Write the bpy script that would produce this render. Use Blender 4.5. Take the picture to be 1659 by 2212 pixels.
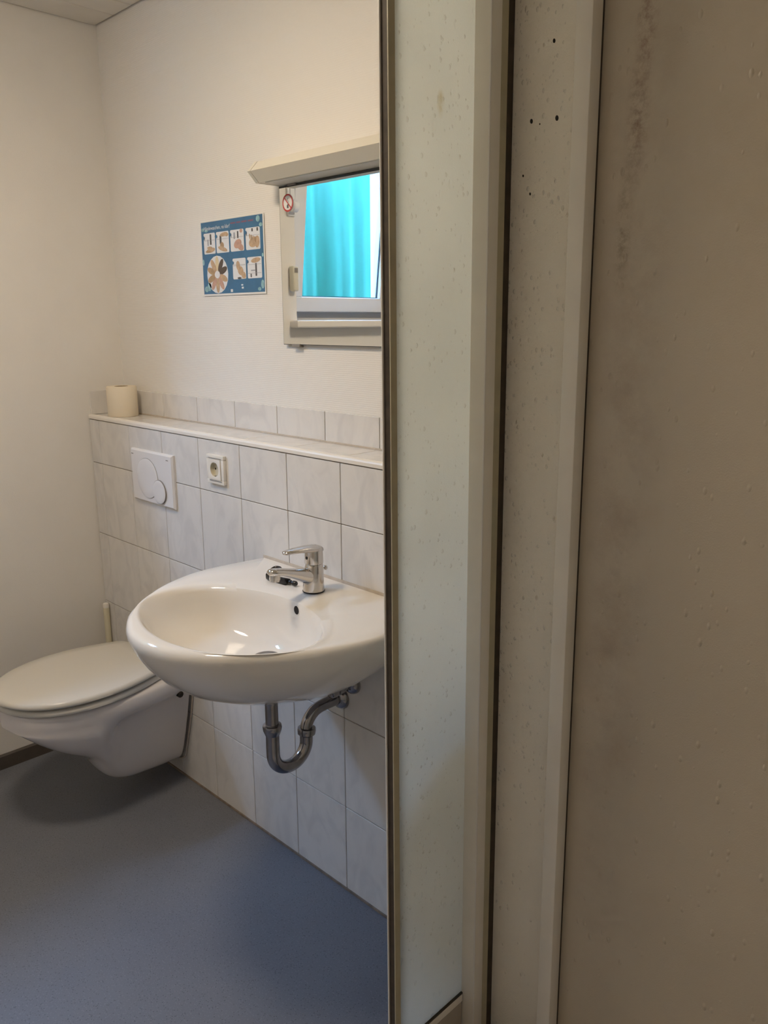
import bpy, bmesh, math, random
from mathutils import Vector, Matrix
from mathutils.bvhtree import BVHTree
random.seed(7)
PI = math.pi
for o in list(bpy.data.objects):
    bpy.data.objects.remove(o)
SC = bpy.context.scene
COL = SC.collection

# ------------------------------------------------------------------ camera
F_PX = 1744.166
YAW, PITCH, ROLL = math.radians(44.88), math.radians(13.312), math.radians(-0.234)
CAM = Vector((2.643, -1.238, 1.461))
_fw = Vector((-math.sin(YAW)*math.cos(PITCH), math.cos(YAW)*math.cos(PITCH), -math.sin(PITCH)))
_rt = Vector((math.cos(YAW), math.sin(YAW), 0))
_up = _rt.cross(_fw)
RT = _rt*math.cos(ROLL) + _up*math.sin(ROLL)
UP = _up*math.cos(ROLL) - _rt*math.sin(ROLL)
cd = bpy.data.cameras.new('camera')
cam = bpy.data.objects.new('camera', cd)
COL.objects.link(cam)
cd.sensor_fit = 'HORIZONTAL'
cd.sensor_width = 36.0
cd.lens = 36.0*F_PX/1659.0
cd.clip_start = 0.02
cam.matrix_world = Matrix(((RT.x, UP.x, -_fw.x, CAM.x), (RT.y, UP.y, -_fw.y, CAM.y), (RT.z, UP.z, -_fw.z, CAM.z), (0, 0, 0, 1)))
SC.camera = cam

# ------------------------------------------------------------------ sky and exposure
wd = bpy.data.worlds.new('overcast_sky')
SC.world = wd
wd.use_nodes = True
bg = wd.node_tree.nodes['Background']
bg.inputs['Color'].default_value = (0.36, 0.56, 1.0, 1)
SKY_STRENGTH = 108.0
LAMP_STRENGTH = 64.0
bg.inputs['Strength'].default_value = SKY_STRENGTH
SC.view_settings.view_transform = 'Standard'
SC.view_settings.look = 'None'
SC.view_settings.gamma = 1
SC.view_settings.use_curve_mapping = False
SC.view_settings.exposure = 0.0
# portals only guide sampling of the sky through the window; they give off no light
for nm_, py_, pz_, sy_, sz_ in (('window_portal', -.985, 1.86, .62, .78),):
    pl = bpy.data.lights.new(nm_, 'AREA')
    pl.shape = 'RECTANGLE'; pl.size = sz_; pl.size_y = sy_
    pl.cycles.is_portal = True
    po = bpy.data.objects.new(nm_, pl)
    po.location = (-0.18, py_, pz_); po.rotation_euler = (0, -PI/2, 0)
    COL.objects.link(po)

# ------------------------------------------------------------------ materials
MATS = {}
def node_mat(name):
    m = bpy.data.materials.new(name); m.use_nodes = True
    nt = m.node_tree
    return m, nt, nt.nodes['Principled BSDF']
def mat(name, col, rough=0.5, metal=0.0, noise=0.0, scale=20.0, bump=0.0, bscale=200.0, coat=0.0):
    """plain procedural material: colour varied by a noise, optional fine bump"""
    m, nt, b = node_mat(name)
    tc = nt.nodes.new('ShaderNodeTexCoord')
    nz = nt.nodes.new('ShaderNodeTexNoise'); nz.inputs['Scale'].default_value = scale; nz.inputs['Detail'].default_value = 4
    nt.links.new(tc.outputs['Object'], nz.inputs['Vector'])
    cr = nt.nodes.new('ShaderNodeValToRGB')
    lo = [max(0, c*(1-noise)) for c in col]; hi = [min(1, c*(1+noise)) for c in col]
    cr.color_ramp.elements[0].position = .3; cr.color_ramp.elements[1].position = .7
    cr.color_ramp.elements[0].color = (*lo, 1); cr.color_ramp.elements[1].color = (*hi, 1)
    nt.links.new(nz.outputs['Fac'], cr.inputs['Fac'])
    nt.links.new(cr.outputs['Color'], b.inputs['Base Color'])
    b.inputs['Roughness'].default_value = rough
    b.inputs['Metallic'].default_value = metal
    b.inputs['Coat Weight'].default_value = coat
    if bump:
        n2 = nt.nodes.new('ShaderNodeTexNoise'); n2.inputs['Scale'].default_value = bscale; n2.inputs['Detail'].default_value = 3
        nt.links.new(tc.outputs['Object'], n2.inputs['Vector'])
        bp = nt.nodes.new('ShaderNodeBump'); bp.inputs['Strength'].default_value = bump; bp.inputs['Distance'].default_value = .002
        nt.links.new(n2.outputs['Fac'], bp.inputs['Height']); nt.links.new(bp.outputs['Normal'], b.inputs['Normal'])
    MATS[name] = m
    return m

WALL = (0.80, 0.77, 0.72)
mat('wall', WALL, .75, noise=.02, scale=6, bump=.25, bscale=420)
def wallpaper():
    m, nt, b = node_mat('ribbed_wallpaper')
    b.inputs['Base Color'].default_value = (*WALL, 1); b.inputs['Roughness'].default_value = .7
    tc = nt.nodes.new('ShaderNodeTexCoord')
    w = nt.nodes.new('ShaderNodeTexWave'); w.wave_type = 'BANDS'; w.bands_direction = 'Z'
    w.inputs['Scale'].default_value = 62; w.inputs['Distortion'].default_value = 1.5; w.inputs['Detail'].default_value = 2
    n = nt.nodes.new('ShaderNodeTexNoise'); n.inputs['Scale'].default_value = 350
    nt.links.new(tc.outputs['Object'], w.inputs['Vector']); nt.links.new(tc.outputs['Object'], n.inputs['Vector'])
    mx = nt.nodes.new('ShaderNodeMath'); mx.operation = 'ADD'
    nt.links.new(w.outputs['Fac'], mx.inputs[0]); nt.links.new(n.outputs['Fac'], mx.inputs[1])
    bp = nt.nodes.new('ShaderNodeBump'); bp.inputs['Strength'].default_value = .18; bp.inputs['Distance'].default_value = .0015
    nt.links.new(mx.outputs[0], bp.inputs['Height']); nt.links.new(bp.outputs['Normal'], b.inputs['Normal'])
    MATS['wallpaper'] = m
wallpaper()
def tile_mat():
    m, nt, b = node_mat('marbled_tile')
    tc = nt.nodes.new('ShaderNodeTexCoord'); oi = nt.nodes.new('ShaderNodeObjectInfo')
    ad = nt.nodes.new('ShaderNodeVectorMath'); ad.operation = 'ADD'
    mul = nt.nodes.new('ShaderNodeMath'); mul.operation = 'MULTIPLY'; mul.inputs[1].default_value = 37
    cmb = nt.nodes.new('ShaderNodeCombineXYZ')
    nt.links.new(oi.outputs['Random'], mul.inputs[0])
    for i in range(3): nt.links.new(mul.outputs[0], cmb.inputs[i])
    nt.links.new(tc.outputs['Object'], ad.inputs[0]); nt.links.new(cmb.outputs[0], ad.inputs[1])
    mp = nt.nodes.new('ShaderNodeMapping'); mp.inputs['Scale'].default_value = (15, 15, 8); mp.inputs['Rotation'].default_value = (0, .35, 0)
    nt.links.new(ad.outputs[0], mp.inputs['Vector'])
    n = nt.nodes.new('ShaderNodeTexNoise'); n.inputs['Scale'].default_value = 1; n.inputs['Detail'].default_value = 6; n.inputs['Distortion'].default_value = 1.2
    nt.links.new(mp.outputs[0], n.inputs['Vector'])
    cr = nt.nodes.new('ShaderNodeValToRGB')
    cr.color_ramp.elements[0].position = .36; cr.color_ramp.elements[0].color = (.665, .645, .62, 1)
    cr.color_ramp.elements[1].position = .56; cr.color_ramp.elements[1].color = (.735, .71, .675, 1)
    nt.links.new(n.outputs['Fac'], cr.inputs['Fac']); nt.links.new(cr.outputs['Color'], b.inputs['Base Color'])
    b.inputs['Roughness'].default_value = .22
    MATS['tile'] = m
tile_mat()
mat('grout', (.23, .18, .14), .9, noise=.25, scale=40)
mat('light_grout', (.55, .48, .40), .8, noise=.1, scale=60)
mat('white_trim', (.80, .76, .70), .35)
def floor_mat():
    m, nt, b = node_mat('speckled_vinyl')
    tc = nt.nodes.new('ShaderNodeTexCoord')
    big = nt.nodes.new('ShaderNodeTexNoise'); big.inputs['Scale'].default_value = 3; big.inputs['Detail'].default_value = 5
    sp = nt.nodes.new('ShaderNodeTexVoronoi'); sp.inputs['Scale'].default_value = 150
    sn = nt.nodes.new('ShaderNodeTexNoise'); sn.inputs['Scale'].default_value = 260; sn.inputs['Detail'].default_value = 2
    for n in (big, sp, sn): nt.links.new(tc.outputs['Object'], n.inputs['Vector'])
    c1 = nt.nodes.new('ShaderNodeValToRGB')
    c1.color_ramp.elements[0].position = .3; c1.color_ramp.elements[0].color = (.142, .150, .176, 1)
    c1.color_ramp.elements[1].position = .7; c1.color_ramp.elements[1].color = (.170, .178, .204, 1)
    nt.links.new(big.outputs['Fac'], c1.inputs['Fac'])
    c2 = nt.nodes.new('ShaderNodeValToRGB')
    c2.color_ramp.elements[0].position = .15; c2.color_ramp.elements[0].color = (1, 1, 1, 1)
    c2.color_ramp.elements[1].position = .24; c2.color_ramp.elements[1].color = (0, 0, 0, 1)
    nt.links.new(sp.outputs['Distance'], c2.inputs['Fac'])
    c3 = nt.nodes.new('ShaderNodeValToRGB')
    c3.color_ramp.elements[0].position = .58; c3.color_ramp.elements[1].position = .66
    nt.links.new(sn.outputs['Fac'], c3.inputs['Fac'])
    mu = nt.nodes.new('ShaderNodeMath'); mu.operation = 'MULTIPLY'; mu.inputs[1].default_value = .55
    nt.links.new(c2.outputs['Color'], mu.inputs[0])
    mx = nt.nodes.new('ShaderNodeMix'); mx.data_type = 'RGBA'
    nt.links.new(mu.outputs[0], mx.inputs[0]); nt.links.new(c1.outputs['Color'], mx.inputs[6]); mx.inputs[7].default_value = (.045, .045, .055, 1)
    m3 = nt.nodes.new('ShaderNodeMath'); m3.operation = 'MULTIPLY'; m3.inputs[1].default_value = .35
    nt.links.new(c3.outputs['Color'], m3.inputs[0])
    mx2 = nt.nodes.new('ShaderNodeMix'); mx2.data_type = 'RGBA'
    nt.links.new(m3.outputs[0], mx2.inputs[0]); nt.links.new(mx.outputs[2], mx2.inputs[6]); mx2.inputs[7].default_value = (.28, .28, .30, 1)
    nt.links.new(mx2.outputs[2], b.inputs['Base Color'])
    b.inputs['Roughness'].default_value = .5
    MATS['floor'] = m
floor_mat()
mat('baseboard', (.075, .062, .052), .55, noise=.1, scale=30)
mat('ceiling_board', (.72, .68, .61), .6, noise=.04, scale=8)
mat('ceiling_gap', (.10, .08, .06), .9)
mat('ceramic', (.80, .76, .70), .07, noise=.01, scale=3, coat=.3)
mat('toilet_ceramic', (.74, .70, .68), .09, noise=.01, scale=3, coat=.2)
mat('seat_plastic', (.70, .67, .60), .22)
mat('white_plastic', (.76, .74, .73), .3)
mat('socket_plastic', (.80, .76, .69), .3)
mat('socket_inner', (.60, .55, .42), .4)
mat('chrome', (.66, .63, .60), .12, metal=1)
mat('trap_chrome', (.36, .35, .36), .16, metal=1, noise=.12, scale=40)
mat('black_plastic', (.012, .011, .011), .25)
mat('dark_hole', (.015, .011, .008), .8)
mat('slit_grey', (.25, .23, .21), .7)
mat('paper', (.80, .71, .56), .9, bump=.3, bscale=300)
mat('cardboard', (.22, .13, .06), .9)
mat('light_housing', (.74, .70, .60), .35)
mat('light_diffuser', (.62, .60, .55), .4)
mat('mirror_edge', (.03, .03, .025), .5)
mat('laminate', (.80, .78, .74), .2)
mat('poster_blue', (.045, .15, .28), .35, noise=.12, scale=25)
mat('poster_aqua', (.28, .48, .52), .4, noise=.3, scale=60)
mat('poster_red', (.22, .11, .17), .5)
mat('print_white', (.75, .76, .78), .4)
mat('print_grey', (.35, .36, .40), .4)
mat('print_dark', (.09, .085, .085), .4)
mat('skin_a', (.52, .36, .22), .5, noise=.15, scale=120)
mat('skin_b', (.54, .33, .25), .5, noise=.12, scale=120)
mat('skin_c', (.42, .28, .15), .5, noise=.12, scale=120)
mat('skin_d', (.10, .07, .045), .5)
mat('skin_e', (.70, .58, .36), .5)
mat('sign_red', (.48, .05, .04), .4)
mat('pipe_paint', (.72, .66, .48), .45)
mat('pvc_white', (.80, .81, .84), .25)
mat('gasket', (.02, .03, .03), .7)
mat('winder_plastic', (.70, .66, .54), .4)
mat('shower_frame', (.84, .79, .70), .4, noise=.03, scale=15)
mat('shower_frame_olive', (.46, .41, .28), .45, noise=.08, scale=30)  # olive edge leg; also carries the shade on the corner post's side
mat('shower_seal', (.055, .04, .026), .7, noise=.3, scale=40)
mat('tray_acrylic', (.46, .40, .32), .3, noise=.12, scale=14)
mat('ground_soil', (.16, .17, .14), .95, noise=.2, scale=4)
def mirror_mat():
    m, nt, b = node_mat('silvered_glass')
    b.inputs['Metallic'].default_value = 1; b.inputs['Roughness'].default_value = .004
    b.inputs['Base Color'].default_value = (.90, .92, .91, 1); MATS['mirror'] = m
mirror_mat()
def glass_mat():
    m, nt, b = node_mat('window_glass'); nt.nodes.remove(b)
    out = nt.nodes['Material Output']
    t = nt.nodes.new('ShaderNodeBsdfTransparent'); t.inputs['Color'].default_value = (.93, .97, .96, 1)
    g = nt.nodes.new('ShaderNodeBsdfGlossy'); g.inputs['Roughness'].default_value = .02
    lw = nt.nodes.new('ShaderNodeLayerWeight'); lw.inputs['Blend'].default_value = .5
    pw = nt.nodes.new('ShaderNodeMath'); pw.operation = 'POWER'; pw.inputs[1].default_value = 5
    f = nt.nodes.new('ShaderNodeMath'); f.operation = 'MULTIPLY_ADD'; f.inputs[1].default_value = .8; f.inputs[2].default_value = .03
    nt.links.new(lw.outputs['Facing'], pw.inputs[0]); nt.links.new(pw.outputs[0], f.inputs[0])
    mx = nt.nodes.new('ShaderNodeMixShader')
    nt.links.new(f.outputs[0], mx.inputs[0]); nt.links.new(t.outputs[0], mx.inputs[1]); nt.links.new(g.outputs[0], mx.inputs[2])
    nt.links.new(mx.outputs[0], out.inputs['Surface']); MATS['glass'] = m
glass_mat()
def tarp_mat():
    m, nt, b = node_mat('teal_tarpaulin'); nt.nodes.remove(b)
    out = nt.nodes['Material Output']; tc = nt.nodes.new('ShaderNodeTexCoord')
    mp = nt.nodes.new('ShaderNodeMapping'); mp.inputs['Scale'].default_value = (9, 9, .9)
    n = nt.nodes.new('ShaderNodeTexNoise'); n.inputs['Scale'].default_value = 1; n.inputs['Detail'].default_value = 5
    nt.links.new(tc.outputs['Object'], mp.inputs['Vector']); nt.links.new(mp.outputs[0], n.inputs['Vector'])
    cr = nt.nodes.new('ShaderNodeValToRGB')
    cr.color_ramp.elements[0].position = .3; cr.color_ramp.elements[0].color = (.022, .100, .078, 1)
    cr.color_ramp.elements[1].position = .72; cr.color_ramp.elements[1].color = (.032, .138, .108, 1)
    nt.links.new(n.outputs['Fac'], cr.inputs['Fac'])
    d = nt.nodes.new('ShaderNodeBsdfDiffuse'); t = nt.nodes.new('ShaderNodeBsdfTranslucent')
    nt.links.new(cr.outputs['Color'], d.inputs['Color']); nt.links.new(cr.outputs['Color'], t.inputs['Color'])
    mx = nt.nodes.new('ShaderNodeMixShader'); mx.inputs[0].default_value = .55
    nt.links.new(d.outputs[0], mx.inputs[1]); nt.links.new(t.outputs[0], mx.inputs[2]); nt.links.new(mx.outputs[0], out.inputs['Surface'])
    MATS['tarp'] = m
tarp_mat()
def panel_mat(name, col, translucent, stains, bump=.35, bscale=70, drops=6.0, depth=.0015):
    """painted shower board: pitted relief, optional brown stains given as (centre, radii, strength)"""
    m, nt, b = node_mat(name)
    out = nt.nodes['Material Output']; tc = nt.nodes.new('ShaderNodeTexCoord')
    base = nt.nodes.new('ShaderNodeTexNoise'); base.inputs['Scale'].default_value = 5; base.inputs['Detail'].default_value = 5
    nt.links.new(tc.outputs['Object'], base.inputs['Vector'])
    cr = nt.nodes.new('ShaderNodeValToRGB')
    cr.color_ramp.elements[0].position = .3; cr.color_ramp.elements[0].color = (*[c*.93 for c in col], 1)
    cr.color_ramp.elements[1].position = .7; cr.color_ramp.elements[1].color = (*col, 1)
    nt.links.new(base.outputs['Fac'], cr.inputs['Fac'])
    cur = cr.outputs['Color']
    for (cx, cy, cz), (rx, ry, rz), k, sc, scale in stains:
        mp = nt.nodes.new('ShaderNodeMapping'); mp.vector_type = 'POINT'
        mp.inputs['Location'].default_value = (-cx/rx, -cy/ry, -cz/rz); mp.inputs['Scale'].default_value = (1/rx, 1/ry, 1/rz)
        nt.links.new(tc.outputs['Object'], mp.inputs['Vector'])
        ln = nt.nodes.new('ShaderNodeVectorMath'); ln.operation = 'LENGTH'; nt.links.new(mp.outputs[0], ln.inputs[0])
        mr = nt.nodes.new('ShaderNodeMapRange'); mr.inputs[1].default_value = 1; mr.inputs[2].default_value = .2; mr.inputs[3].default_value = 0; mr.inputs[4].default_value = 1
        nt.links.new(ln.outputs['Value'], mr.inputs[0])
        nz = nt.nodes.new('ShaderNodeTexNoise'); nz.inputs['Scale'].default_value = scale; nz.inputs['Detail'].default_value = 7; nz.inputs['Roughness'].default_value = .7
        nt.links.new(tc.outputs['Object'], nz.inputs['Vector'])
        r2 = nt.nodes.new('ShaderNodeMapRange'); r2.inputs[1].default_value = .42; r2.inputs[2].default_value = .68
        nt.links.new(nz.outputs['Fac'], r2.inputs[0])
        mu = nt.nodes.new('ShaderNodeMath'); mu.operation = 'MULTIPLY'; nt.links.new(mr.outputs[0], mu.inputs[0]); nt.links.new(r2.outputs[0], mu.inputs[1])
        m2 = nt.nodes.new('ShaderNodeMath'); m2.operation = 'MULTIPLY'; m2.inputs[1].default_value = k; nt.links.new(mu.outputs[0], m2.inputs[0])
        mx = nt.nodes.new('ShaderNodeMix'); mx.data_type = 'RGBA'
        nt.links.new(m2.outputs[0], mx.inputs[0]); nt.links.new(cur, mx.inputs[6]); mx.inputs[7].default_value = (*sc, 1)
        cur = mx.outputs[2]
    nt.links.new(cur, b.inputs['Base Color'])
    b.inputs['Roughness'].default_value = .38
    vz = nt.nodes.new('ShaderNodeTexVoronoi'); vz.feature = 'SMOOTH_F1'; vz.inputs['Scale'].default_value = bscale
    mp = nt.nodes.new('ShaderNodeMapping'); mp.inputs['Scale'].default_value = (1, 1, .55)
    nt.links.new(tc.outputs['Object'], mp.inputs['Vector']); nt.links.new(mp.outputs[0], vz.inputs['Vector'])
    n2 = nt.nodes.new('ShaderNodeTexNoise'); n2.inputs['Scale'].default_value = 400
    nt.links.new(tc.outputs['Object'], n2.inputs['Vector'])
    # scattered drops: a dome round each cell point, its size drawn from the cell's random colour
    vd = nt.nodes.new('ShaderNodeTexVoronoi'); vd.inputs['Scale'].default_value = bscale; nt.links.new(mp.outputs[0], vd.inputs['Vector'])
    sx_ = nt.nodes.new('ShaderNodeSeparateColor'); nt.links.new(vd.outputs['Color'], sx_.inputs[0])
    rd = nt.nodes.new('ShaderNodeMapRange'); rd.inputs[1].default_value = .55; rd.inputs[2].default_value = 1; rd.inputs[3].default_value = 0; rd.inputs[4].default_value = .34
    nt.links.new(sx_.outputs[0], rd.inputs[0])
    sb_ = nt.nodes.new('ShaderNodeMath'); sb_.operation = 'SUBTRACT'; sb_.use_clamp = True; nt.links.new(rd.outputs[0], sb_.inputs[0]); nt.links.new(vd.outputs['Distance'], sb_.inputs[1])
    sc_ = nt.nodes.new('ShaderNodeMath'); sc_.operation = 'MULTIPLY_ADD'; sc_.inputs[1].default_value = drops; nt.links.new(sb_.outputs[0], sc_.inputs[0])
    hf = nt.nodes.new('ShaderNodeMath'); hf.operation = 'MULTIPLY'; hf.inputs[1].default_value = .25; nt.links.new(n2.outputs['Fac'], hf.inputs[0])
    nt.links.new(hf.outputs[0], sc_.inputs[2])
    ad = nt.nodes.new('ShaderNodeMath'); ad.operation = 'MULTIPLY_ADD'; ad.inputs[1].default_value = .35; nt.links.new(vz.outputs['Distance'], ad.inputs[0]); nt.links.new(sc_.outputs[0], ad.inputs[2])
    bp = nt.nodes.new('ShaderNodeBump'); bp.inputs['Strength'].default_value = bump; bp.inputs['Distance'].default_value = depth
    nt.links.new(ad.outputs[0], bp.inputs['Height']); nt.links.new(bp.outputs['Normal'], b.inputs['Normal'])
    if translucent:
        t = nt.nodes.new('ShaderNodeBsdfTranslucent'); nt.links.new(cur, t.inputs['Color']); nt.links.new(bp.outputs['Normal'], t.inputs['Normal'])
        mx = nt.nodes.new('ShaderNodeMixShader'); mx.inputs[0].default_value = translucent
        nt.links.new(b.outputs[0], mx.inputs[1]); nt.links.new(t.outputs[0], mx.inputs[2]); nt.links.new(mx.outputs[0], out.inputs['Surface'])
    MATS[name] = m

# ------------------------------------------------------------------ mesh helpers
def new_obj(name, bm, material, parent=None, smooth=False, auto=None):
    bmesh.ops.recalc_face_normals(bm, faces=bm.faces)
    me = bpy.data.meshes.new(name)
    bm.to_mesh(me); bm.free()
    mats = material if isinstance(material, (list, tuple)) else [material]
    for k in mats: me.materials.append(MATS[k])
    if smooth:
        for p in me.polygons: p.use_smooth = True
        if auto is not None:
            try: me.set_sharp_from_angle(angle=math.radians(auto))
            except Exception: pass
    o = bpy.data.objects.new(name, me); COL.objects.link(o)
    if parent: o.parent = parent; o.matrix_parent_inverse = parent.matrix_world.inverted() if False else Matrix.Translation(-parent.location)
    return o
def tag(o, label, cat, group=None):
    o['label'] = label; o['category'] = cat
    if group: o['group'] = group
    return o
def struct(o, label=None):
    o['kind'] = 'structure'
    if label: o['label'] = label
    return o
def thing(name, loc, label, cat, group=None):
    e = bpy.data.objects.new(name, None); e.empty_display_size = .05; e.location = loc
    COL.objects.link(e)
    return tag(e, label, cat, group)
def box(bm, x0, x1, y0, y1, z0, z1, mi=0, bevel=0.0, seg=2):
    r = bmesh.ops.create_cube(bm, size=1)
    vs = r['verts']
    for v in vs:
        v.co = Vector(((x0+x1)/2+v.co.x*(x1-x0), (y0+y1)/2+v.co.y*(y1-y0), (z0+z1)/2+v.co.z*(z1-z0)))
    fs = set(f for v in vs for f in v.link_faces)
    for f in fs: f.material_index = mi
    if bevel:
        es = list(set(e for v in vs for e in v.link_edges))
        bmesh.ops.bevel(bm, geom=es, offset=bevel, segments=seg, affect='EDGES', profile=.5)
    return vs
def B(*a, **k):
    bm = bmesh.new(); box(bm, *a, **k); return bm
def loft(bm, rings, cap0=True, cap1=True, closed=True, mi=0):
    R = [[bm.verts.new(p) for p in r] for r in rings]
    n = len(R[0])
    for a, b in zip(R[:-1], R[1:]):
        for i in range(n if closed else n-1):
            j = (i+1) % n
            f = bm.faces.new((a[i], a[j], b[j], b[i])); f.material_index = mi
    if cap0: bm.faces.new(list(reversed(R[0]))).material_index = mi
    if cap1: bm.faces.new(R[-1]).material_index = mi
    return R
def circle(c, ax_u, ax_v, ru, rv=None, n=24):
    rv = ru if rv is None else rv
    c = Vector(c); u = Vector(ax_u); v = Vector(ax_v)
    return [c+u*ru*math.cos(2*PI*i/n)+v*rv*math.sin(2*PI*i/n) for i in range(n)]
def lathe(bm, origin, axis, prof, n=32, cap0=True, cap1=True):
    """prof: (radius, height along axis)"""
    a = Vector(axis).normalized()
    t = Vector((0, 0, 1)) if abs(a.z) < .9 else Vector((1, 0, 0))
    u = a.cross(t).normalized(); v = a.cross(u)
    o = Vector(origin)
    loft(bm, [circle(o+a*h, u, v, max(r, 1e-4), n=n) for r, h in prof], cap0, cap1)
def smooth_path(pts, per=8):
    P = [Vector(p) for p in pts]; out = []
    for i in range(len(P)-1):
        p0 = P[max(i-1, 0)]; p1 = P[i]; p2 = P[i+1]; p3 = P[min(i+2, len(P)-1)]
        for k in range(per):
            t = k/per
            out.append(.5*((2*p1)+(-p0+p2)*t+(2*p0-5*p1+4*p2-p3)*t*t+(-p0+3*p1-3*p2+p3)*t**3))
    out.append(P[-1]); return out
def tube(bm, path, r, n=20, ref=(1, 0, 0), cap=True):
    P = [Vector(p) for p in path]; rings = []
    for i, p in enumerate(P):
        d = (P[min(i+1, len(P)-1)]-P[max(i-1, 0)]).normalized()
        u = Vector(ref); u = (u-d*u.dot(d)).normalized(); v = d.cross(u)
        rr = r[i] if isinstance(r, (list, tuple)) else r
        rings.append(circle(p, u, v, rr, n=n))
    loft(bm, rings, cap, cap)
def prism(bm, pts, off, mi=0):
    off = Vector(off)
    loft(bm, [[Vector(p) for p in pts], [Vector(p)+off for p in pts]], mi=mi)
def ray(u, v):
    return (_fw + RT*(u-829.5)/F_PX - UP*(v-1106)/F_PX).normalized()

# ================================================================== THE ROOM
RX, RY, CZ = 2.86, -1.72, 2.37        # right wall, wall behind the camera, ceiling height
YB = 0.135                            # upper back wall; the tiled pre-wall front is y = 0
ZT, ZS = 1.142, 1.156                 # top of the tiles, top of the ledge
WY0, WY1, WZ0, WZ1 = -1.30, -0.67, 1.465, 2.25   # window opening in the left wall

struct(new_obj('floor', B(-.2, RX+.1, RY-.1, .3, -.12, 0), 'floor'), 'blue grey speckled vinyl floor')
bm = bmesh.new()
box(bm, -.2, 0, RY-.1, WY0, 0, CZ+.1); box(bm, -.2, 0, WY1, .3, 0, CZ+.1)
box(bm, -.2, 0, WY0, WY1, 0, WZ0); box(bm, -.2, 0, WY0, WY1, WZ1, CZ+.1)
struct(new_obj('wall_left', bm, 'wall'), 'warm white painted wall beside the toilet')
struct(new_obj('wall_back', B(0, RX+.1, YB, .3, 0, CZ+.1), 'wallpaper'), 'white ribbed wallpaper wall above the tiles')
struct(new_obj('wall_right', B(RX, RX+.1, RY-.1, YB, 0, CZ+.1), 'wall'))
struct(new_obj('wall_front', B(0, RX, RY-.1, RY, 0, CZ+.1), 'wall'))
ceil = struct(new_obj('ceiling', B(-.2, RX+.1, RY-.1, .3, CZ+.012, CZ+.1), 'ceiling_gap'), 'ceiling clad with narrow pale boards')
xe = [0.003, .128]
while xe[-1] < RX-.01: xe.append(min(xe[-1]+.1145, RX-.002))
proto = None
for a, b in zip(xe[:-1], xe[1:]):
    if b-a < .02: continue
    if abs((b-a)-.1145) < 1e-4 and proto:
        o = bpy.data.objects.new('ceiling_board', proto.data); COL.objects.link(o)
        o.location = (a, 0, 0); o.parent = ceil
    else:
        o = new_obj('ceiling_board', B(.002, b-a-.002, RY+.002, YB-.006, CZ, CZ+.014, bevel=.0025, seg=1), 'ceiling_board', ceil)
        o.location = (a, 0, 0)
        if abs((b-a)-.1145) < 1e-4: proto = o
bm = bmesh.new()
prism(bm, [(0, RY, 0), (.012, RY, 0), (.009, RY, .044), (.004, RY, .049), (0, RY, .049)], (0, -RY-.002, 0))
struct(new_obj('baseboard_left', bm, 'baseboard'), 'dark vinyl baseboard under the left wall')

# ------------------------------------------------------------------ tiled pre-wall with ledge
tw = struct(new_obj('wall_tiled', B(.001, 1.95, .0015, YB-.0005, .001, ZS-.004), 'grout'), 'pre-wall clad in pale marbled tiles with a ledge')
cols = [0.002] + [1.268-.2*c for c in range(6, -4, -1)] + [1.95]
rows = [0.004, .245, .495, .745, .995, ZT]
G = .0011
shared = {}
def tile(sx, sy, sz, loc, name='tile'):
    key = (round(sx, 4), round(sy, 4), round(sz, 4))
    if key in shared:
        o = bpy.data.objects.new(name, shared[key].data); COL.objects.link(o); o.parent = tw
    else:
        o = new_obj(name, B(-sx/2, sx/2, -sy/2, sy/2, -sz/2, sz/2, bevel=.0009, seg=1), 'tile', tw)
        shared[key] = o
    o.location = loc
    return o
for a, b in zip(cols[:-1], cols[1:]):
    for c, d in zip(rows[:-1], rows[1:]):
        tile(b-a-2*G, .004, d-c-2*G, ((a+b)/2, .0005, (c+d)/2))
    tile(b-a-2*G, .118, .004, ((a+b)/2, .0705, ZS-.002))
    tile(b-a-2*G, .006, .079, ((a+b)/2, YB-.0035, ZS+.040))
tile(.006, .122, .079, (.0035, .066, ZS+.040))
bm = bmesh.new()
prism(bm, [(0.002, -.0035, ZT+.002), (0.002, .0115, ZT+.002), (0.002, .0115, ZS+.0015), (0.002, .003, ZS+.002), (0.002, -.0015, ZS), (0.002, -.0035, ZS-.004)], (1.948, 0, 0))
new_obj('edge_trim', bm, 'white_trim', tw)
new_obj('ledge_joint', B(.010, 1.949, YB-.0105, YB-.0066, ZS+.0003, ZS+.004), 'light_grout', tw)
new_obj('floor_joint', B(.013, 1.95, -.0050, -.0018, .0002, .006), 'grout', tw)

# ================================================================== WINDOW in the left wall (seen in the mirror)
win = struct(bpy.data.objects.new('window_1', None), 'white tilted window in the left wall'); win.location = (0, (WY0+WY1)/2, WZ0); COL.objects.link(win)
def frame_bm(x0, x1, y0, y1, z0, z1, w, bevel=.004):
    bm = bmesh.new()
    box(bm, x0, x1, y0, y1, z0, z0+w, bevel=bevel); box(bm, x0, x1, y0, y1, z1-w, z1, bevel=bevel)
    box(bm, x0, x1, y0, y0+w, z0+w, z1-w, bevel=bevel); box(bm, x0, x1, y1-w, y1, z0+w, z1-w, bevel=bevel)
    return bm
new_obj('window_frame', frame_bm(-.165, -.095, WY0, WY1, WZ0, WZ1, .050), 'pvc_white', win)
SY0, SY1, SZ0, SZ1 = -1.262, -.684, 1.500, 2.212
sash = new_obj('sash', frame_bm(-.115, -.060, SY0, SY1, SZ0, SZ1, .062), 'pvc_white', win)
gl = new_obj('pane', B(-.092, -.086, SY0+.06, SY1-.06, SZ0+.06, SZ1-.06), 'glass', win)
gk = new_obj('gasket', frame_bm(-.086, -.0775, SY0+.0585, SY1-.0585, SZ0+.0585, SZ1-.0585, .006, 0), 'gasket', win)
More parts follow.
